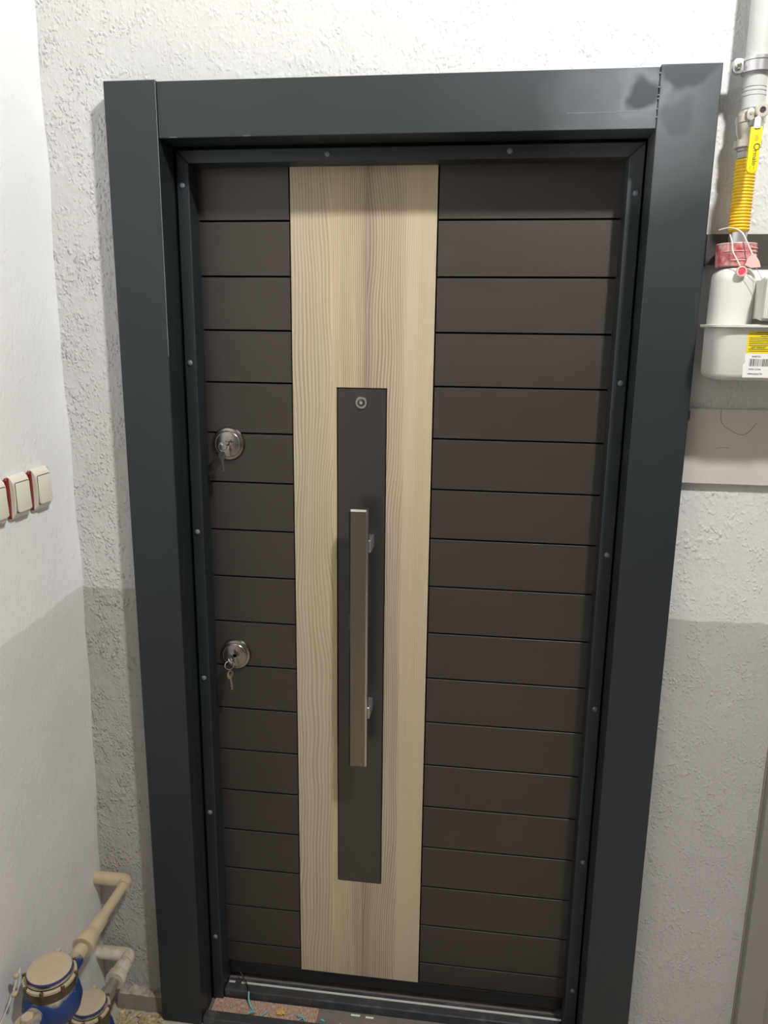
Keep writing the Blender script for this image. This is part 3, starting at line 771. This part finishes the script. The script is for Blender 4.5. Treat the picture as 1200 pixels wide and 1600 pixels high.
# red sealed nut cover, wires, seal
rc = empty('seal_cover', (GX - .002, GY, Z0 - .330), 'red translucent plastic seal cover on the gas meter inlet', 'seal cover')
RR = .0335
obj('cover_shell', L([(.0180, Z0 - .3305), (RR - .002, Z0 - .3305), (RR - .0005, Z0 - .3285), (RR, Z0 - .3100), (RR, Z0 - .2955), (RR - .0003, Z0 - .2925), (RR - .0030, Z0 - .2915), (.0180, Z0 - .2930)], (GX - .002, GY - .002, 0), 'Z', 44), 'redcap', rc, smooth=35)
obj('cover_lip', torus((GX - .002, GY - .002, Z0 - .2920), RR - .0008, .0011, 0, 0, 0, 44), 'pink', rc, smooth=40)
for q in range(5):
    pts = [(GX - .002 + (RR + .0006) * math.sin(a), GY - .002 - (RR + .0006) * math.cos(a), Z0 - .2990 - q * .0058) for a in [math.radians(t) for t in range(28, 76, 6)]]
    obj('rib', T(pts, .0010, 6), 'pink', rc, smooth=50)
for q in range(2):
    pts = [(GX - .002 + (RR + .0006) * math.sin(a), GY - .002 - (RR + .0006) * math.cos(a), Z0 - .3050 - q * .0150) for a in [math.radians(t) for t in range(-50 + q * 20, 20, 8)]]
    obj('rib', T(pts, .0008, 6), 'pink', rc, smooth=50)
ws = empty('wire_seal', (GX, GY - .045, Z0 - .345), 'pale twisted seal wire with a round red seal on the meter front', 'seal')
obj('wire', T(curve_pts([(GX - .035, -.010, Z0 - .268), (GX - .020, -.026, Z0 - .266), (GX - .006, -.040, Z0 - .275), (GX + .0035, -.0470, Z0 - .293), (GX + .012, -.0520, Z0 - .312)]), .0013, 7), 'wire', ws, smooth=50)
obj('wire', T(curve_pts([(GX - .022, -.032, Z0 - .278), (GX - .019, -.039, Z0 - .292), (GX - .018, -.043, Z0 - .305), (GX - .013, -.0500, Z0 - .318), (GX - .0065, -.0545, Z0 - .331)]), .0012, 7), 'wire', ws, smooth=50)
obj('wire', T(curve_pts([(GX + .005, -.0575, Z0 - .346), (GX + .017, -.057, Z0 - .356), (GX + .028, -.058, Z0 - .3595), (GX + .0310, -.0600, Z0 - .3580), (GX + .026, -.058, Z0 - .345), (GX + .019, -.052, Z0 - .332)]), .0005, 6), 'steel_dirty', ws, smooth=50)
sp = (GX - .0035, -.0525, Z0 - .3400)
obj('round_seal', L([(.0086, 0), (.0090, .0015), (.0088, .0050), (.0068, .0056), (.0062, .0040), (0, .0038)], sp, 'Y', 28), 'pink', ws, smooth=35)
obj('seal_centre', L([(.0056, .0040), (.0046, .0052), (0, .0056)], sp, 'Y', 20), 'pinkred', ws, smooth=40)
ol = [(GX + .0015, Z0 - .3300), (GX + .0045, Z0 - .3190), (GX + .0120, Z0 - .3110), (GX + .0165, Z0 - .3125), (GX + .0245, Z0 - .3240), (GX + .0275, Z0 - .3330), (GX + .0120, Z0 - .3345)]
obj('flat_tag', prism_y(ol, -.0545, -.0525, .0005), 'pink', ws)
# board under the meter
bd = empty('wall_panel', (1.2, YF, Z0 - .655), 'smooth grey-white panel on the wall under the gas meter', 'panel')
obj('sheet', B((1.060, 1.3280, .0330, YF - .0004, Z0 - .7255, Z0 - .5820), bevel=.001), 'board', bd)
ck = curve_pts([(1.1655, .0329, Z0 - .5823), (1.1665, .0329, Z0 - .600), (1.172, .0329, Z0 - .612), (1.186, .0329, Z0 - .621), (1.200, .0329, Z0 - .628), (1.215, .0329, Z0 - .627), (1.232, .0329, Z0 - .606)])
obj('crack', T(ck, .0006, 5), 'crack', bd)
obj('crack', T(curve_pts([(1.162, .0329, Z0 - .6570), (1.172, .0329, Z0 - .6545), (1.188, .0329, Z0 - .6550)]), .0004, 5), 'crack', bd)
obj('panel_tab', B((1.101, 1.109, .026, .0325, Z0 - .6050, Z0 - .5850), bevel=.002), 'bracket', bd)

# ================================================================== WATER PIPES AND METERS
def fitting(c, axis, prof, m, parent, name='coupling', seg=28): return obj(name, L(prof, c, axis, seg), m, parent, smooth=40)
def water_run(px, pz, ye, r, label, yend, m, coup):
    """elbow out of the left wall, then a run towards the viewer along the wall"""
    p_ = empty('water_pipe', (XL + .005, ye, pz), label, 'pipe')
    obj('wall_stub', L([(r * 1.28, XL - .02), (r * 1.34, px - r * 1.7), (r * 1.25, px - r * 1.4)], (0, ye, pz), 'X', 24), m, p_, smooth=40)
    pts = curve_pts([(px - r * 1.6, ye, pz), (px - r * .55, ye - r * .10, pz), (px - r * .08, ye - r * .6, pz), (px, ye - r * 1.9, pz)], 5)
    obj('elbow', T(pts, r * 1.36, 22), m, p_, smooth=50)
    obj('pipe_run', L([(r, ye - r * 1.8), (r, yend)][::-1], (px, 0, pz), Vector((0, 1, 0)), 24), m, p_, smooth=40)
    for (ya, yb, ra, rb) in coup:
        obj('coupling', L([(ra * .93, ya), (ra, ya - .003), ((ra + rb) / 2, (ya + yb) / 2), (rb, yb + .003), (rb * .95, yb)][::-1], (px, 0, pz), Vector((0, 1, 0)), 28), m, p_, smooth=35)
    return p_
wp1 = water_run(-.080, .385, .020, .0115, 'tan dust-covered water pipe leaving the wall, upper of two', -.245, 'pipe_dusty', [(-.105, -.150, .0155, .0165), (-.150, -.192, .0190, .0245)])
obj('nut', L([(.0150, -.2430), (.0150, -.195)], (-.080, 0, .385), Vector((0, 1, 0)), 20), 'pipe_dusty', wp1, smooth=40)
wp2 = water_run(-.086, .175, .018, .0120, 'chalky white water pipe leaving the wall, lower of two', -.120, 'pipe_white', [(-.012, -.040, .0185, .0190), (-.040, -.062, .0225, .0235)])
obj('nut', L([(.0165, -.118), (.0175, -.108), (.0175, -.092), (.0140, -.088), (.0140, -.064)], (-.086, 0, .175), Vector((0, 1, 0)), 8), 'steel_dirty', wp2, smooth=30)

def water_meter(cx, cy, zp, zl, R, label, blue, y0, px):
    w_ = empty('water_meter', (cx, cy, zp - .045), label, 'water meter')
    # casting: lofted body round a vertical axis + pipe tails along Y
    bm = bmesh.new()
    lathe(bm, [(.020, -.045), (.036, -.042), (R + .008, -.024), (R + .013, -.004), (R + .010, .014), (R + .004, .026), (R - .001, .030)], (cx, cy, zp), 'Z', 40)
    obj('casting', bm, blue, w_, smooth=50)
    obj('tail', L([(.0165, y0), (.0175, y0 - .004), (.0175, y0 - .022), (.0155, y0 - .026), (.0260, cy + R * .55)][::-1], (px * .8 + cx * .2, 0, zp), Vector((0, 1, 0)), 28), blue, w_, smooth=40)
    obj('tail', L([(.0260, cy - R * .55), (.0190, cy - R - .030), (.0190, cy - R - .050), (.0240, cy - R - .052), (.0240, cy - R - .075)][::-1], (px, 0, zp), Vector((0, 1, 0)), 28), blue, w_, smooth=40)
    # register housing
    zr = zp + .028
    obj('register_ring', L([(R + .002, zr), (R + .004, zr + .002), (R + .004, zl - .0215), (R + .001, zl - .020)], (cx, cy, 0), 'Z', 48), 'meter_brass', w_, smooth=30)
    obj('clamp_ring', L([(R + .001, zl - .0198), (R + .0065, zl - .0195), (R + .0065, zl - .0145), (R + .003, zl - .0135)], (cx, cy, 0), 'Z', 48), 'lid_dust', w_, smooth=30)
    for a in range(8):
        t = math.radians(a * 45 + 12)
        obj('lug', L([(.0038, zl - .0225), (.0038, zl - .0120), (.0022, zl - .0100)], (cx + (R + .0065) * math.cos(t), cy + (R + .0065) * math.sin(t), 0), 'Z', 10), 'meter_brass', w_, smooth=30)
    obj('steel_band', L([(R + .0005, zl - .0133), (R + .0015, zl - .0128), (R + .0015, zl - .0085), (R - .001, zl - .0080)], (cx, cy, 0), 'Z', 48), 'meter_brass', w_, smooth=30)
    obj('band_edge', torus((cx, cy, zl - .0090), R + .0016, .0008, 0, 0, 0, 48), 'steel_dirty', w_, smooth=40)
    lid = obj('lid_rim', L([(R - .004, zl - .0079), (R - .0015, zl - .0070), (R - .0010, zl - .0022), (R - .0022, zl - .0016)], (cx, cy, 0), 'Z', 48), 'blue_plastic', w_, smooth=40)
    obj('lid', L([(R - .0020, zl - .0015), (R - .0016, zl - .0004), (R - .0035, zl + .0008), (R - .012, zl + .0012), (0, zl + .0014)], (cx, cy, 0), 'Z', 48), 'lid_dust', w_, smooth=50)
    obj('hinge', B((cx - .010, cx - .002, cy + R - .003, cy + R + .005, zl - .006, zl + .002), bevel=.001), 'lid_dust', w_)
    return w_
wm1 = water_meter(-.0745, -.321, .385, Z0 - 1.665, .0430, 'larger blue water meter with a dusty tan lid, upper of two', 'meter_blue', -.222, -.080)
bc = (-.078, -.398, .405)
obj('hex_boss', L([(.024, -.020), (.024, .000), (.016, .003)], bc, 'Z', 20), 'meter_blue', wm1, smooth=40)
obj('hex_bolt', L([(.0120, .0032), (.0120, .0130), (.0100, .0150)], bc, 'Z', 6), 'lid_dust', wm1)
sw = empty('meter_seal', (-.125, -.36, .43), 'thin seal wire with two beads hanging off the larger water meter', 'seal')
obj('wire', T(curve_pts([(-.1255, -.335, .462), (-.1265, -.345, .452), (-.1275, -.362, .430), (-.130, -.390, .405), (-.131, -.415, .395)]), .0009, 6), 'wire', sw)
obj('wire', T(curve_pts([(-.1245, -.338, .460), (-.1200, -.352, .440), (-.1190, -.362, .430)]), .0007, 6), 'wire', sw)
for q in ((-.1290, -.3450, .4520), (-.1235, -.3640, .4290)):
    obj('bead', L([(.002, -.0045), (.0052, -.0030), (.0060, .0005), (.0048, .0035), (.0015, .0045)], q, 'Z', 14), 'lid_dust', sw, smooth=60)
obj('paper_tag', B((-.1260, -.1130, -.418, -.409, .3925, .3935)), 'paper', sw)
wm2 = water_meter(-.0770, -.192, .165, Z0 - 1.873, .0370, 'smaller dusty water meter beside the mortar ledge, lower of two', 'meter_blue', -.122, -.086)

# rubble heap by the foot of the surround
bm = bmesh.new()
for q in range(420):
    x = random.uniform(-.115, .012) if q % 6 else random.uniform(.0, .10); y = random.uniform(-.14, .012) if x < 0 else random.uniform(-.10, -.012)
    r = random.uniform(.002, .0075) * (1 if x < 0 else .5); ct = Vector((x, y, .010 + r * .45))
    bb = bmesh.ops.create_icosphere(bm, subdivisions=1, radius=r)
    for v in bb['verts']:
        v.co = ct + Vector((v.co.x * random.uniform(.8, 1.5), v.co.y * random.uniform(.8, 1.5), v.co.z * random.uniform(.6, 1.0)))
        v.co.z = max(v.co.z, .0102)
obj('mortar_rubble', bm, 'rubble', label='crumbled yellowish mortar rubble on the floor at the foot of the ledge', cat='rubble', kind='stuff')

# ================================================================== DEBRIS ON THE SILL
bm = prism_y([(0, 0)] * 0 or [(.108, .0172), (.374, .0172), (.374, .0205), (.108, .0205)], .0315, .0800)
of = obj('laminate_offcut', bm, 'offcut', label='reddish brown wood-print offcut lying in the door sill', cat='offcut')
def shaving(pts, r, lab):
    obj('plastic_shaving', T(curve_pts(pts, 5), r, 7), 'teal', smooth=60, label=lab, cat='shaving', group='teal plastic shavings on the sill')
ZS = .0228
shaving([(.193, .080, .046), (.196, .068, .036), (.204, .058, .026), (.212, .051, ZS)], .0022, 'long teal plastic shaving leaning on the sill step')
shaving([(.205, .030, .0322), (.212, .034, ZS + .010), (.220, .033, ZS + .012), (.2165, .041, ZS + .001)], .0020, 'curled teal shaving at the front edge of the offcut, left')
shaving([(.236, .034, ZS + .001), (.243, .043, ZS + .001), (.250, .051, ZS + .001)], .0020, 'short straight teal shaving on the middle of the offcut')
shaving([(.330, .034, ZS + .002), (.338, .040, ZS + .004), (.346, .047, ZS + .001)], .0018, 'teal shaving crossed over another by the right end of the offcut')
shaving([(.326, .044, ZS + .008), (.338, .041, ZS + .009), (.348, .035, ZS + .004)], .0018, 'teal shaving lying on top of its crossed neighbour')
shaving([(.384, .049, .0195), (.390, .048, .0200), (.393, .044, .0195)], .0024, 'tiny teal crumb just right of the offcut')
shaving([(.411, .037, .0195), (.420, .033, .0200), (.432, .037, .0200), (.434, .045, .0195)], .0024, 'teal shaving curled like a hook, rightmost on the sill')
# dry leaf
bm = bmesh.new(); cz = bm.verts.new((.283, .052, ZS + .002)); rim = []
for k in range(14):
    a = 2 * PI * k / 14; r = .014 * (1.0 if k % 2 else .62) * (1 + .15 * math.sin(k * 1.7))
    rim.append(bm.verts.new((.283 + r * math.cos(a), .052 + r * .85 * math.sin(a), ZS - .0005 + .005 * (.5 + .5 * math.sin(k * 2.3)))))
for k in range(14): bm.faces.new((cz, rim[k], rim[(k + 1) % 14]))
ex = bmesh.ops.extrude_face_region(bm, geom=list(bm.faces))
for v in [e for e in ex['geom'] if isinstance(e, bmesh.types.BMVert)]: v.co.z += .0008
obj('dry_leaf', bm, 'leaf', label='crumpled yellow dry leaf scrap on the offcut', cat='leaf')
obj('wood_splinter', T([(.254, .047, ZS), (.264, .036, ZS)], .0011, 6), 'leaf', label='tiny yellow splinter beside the dry leaf', cat='splinter')
for (xa, ya, xb, yb_, lab) in ((.455, .076, .478, .0755, 'pale plaster chip against the step, left'), (.492, .0745, .512, .0735, 'pale plaster chip against the step, right')):
    obj('plaster_chip', B((xa, xb, yb_ - .003, yb_ + .002, .0172, .0195), bevel=.0006), 'paper', label=lab + ' one of two', cat='chip', group='plaster chips in the sill tray')
obj('plastic_strip', B((.028, .066, -.022, -.016, .0105, .013), bevel=.0006), 'teal', label='flat pale teal strip on the floor in front of the left upright', cat='strip')
obj('seal_strip', T(curve_pts([(.158, .1220, .062), (.168, .1130, .055), (.182, .1000, .0475), (.190, .0880, .0445), (.192, .0800, .036), (.193, .0790, .022)]), .0016, 7), 'rubber', smooth=50, label='thin black rubber seal end curling over the door step', cat='seal strip')

# ================================================================== CEILING LAMP (above the picture)
lp = empty('ceiling_lamp', (LAMP.x, LAMP.y, CEIL), 'round opal globe lamp hanging above the landing', 'lamp')
obj('lamp_stem', L([(.045, 0), (.045, .05), (.008, .06), (.008, CEIL - LAMP.z - LAMP_RADIUS - .020), (.045, CEIL - LAMP.z - LAMP_RADIUS - .010), (.045, CEIL - LAMP.z - LAMP_RADIUS + .006)], (LAMP.x, LAMP.y, LAMP.z + LAMP_RADIUS - .006), 'Z', 32), 'zinc', lp, smooth=40)
bm = bmesh.new(); bmesh.ops.create_uvsphere(bm, u_segments=24, v_segments=16, radius=LAMP_RADIUS)
bmesh.ops.translate(bm, verts=bm.verts, vec=LAMP)
obj('opal_globe', bm, 'lampglass', lp, smooth=180)
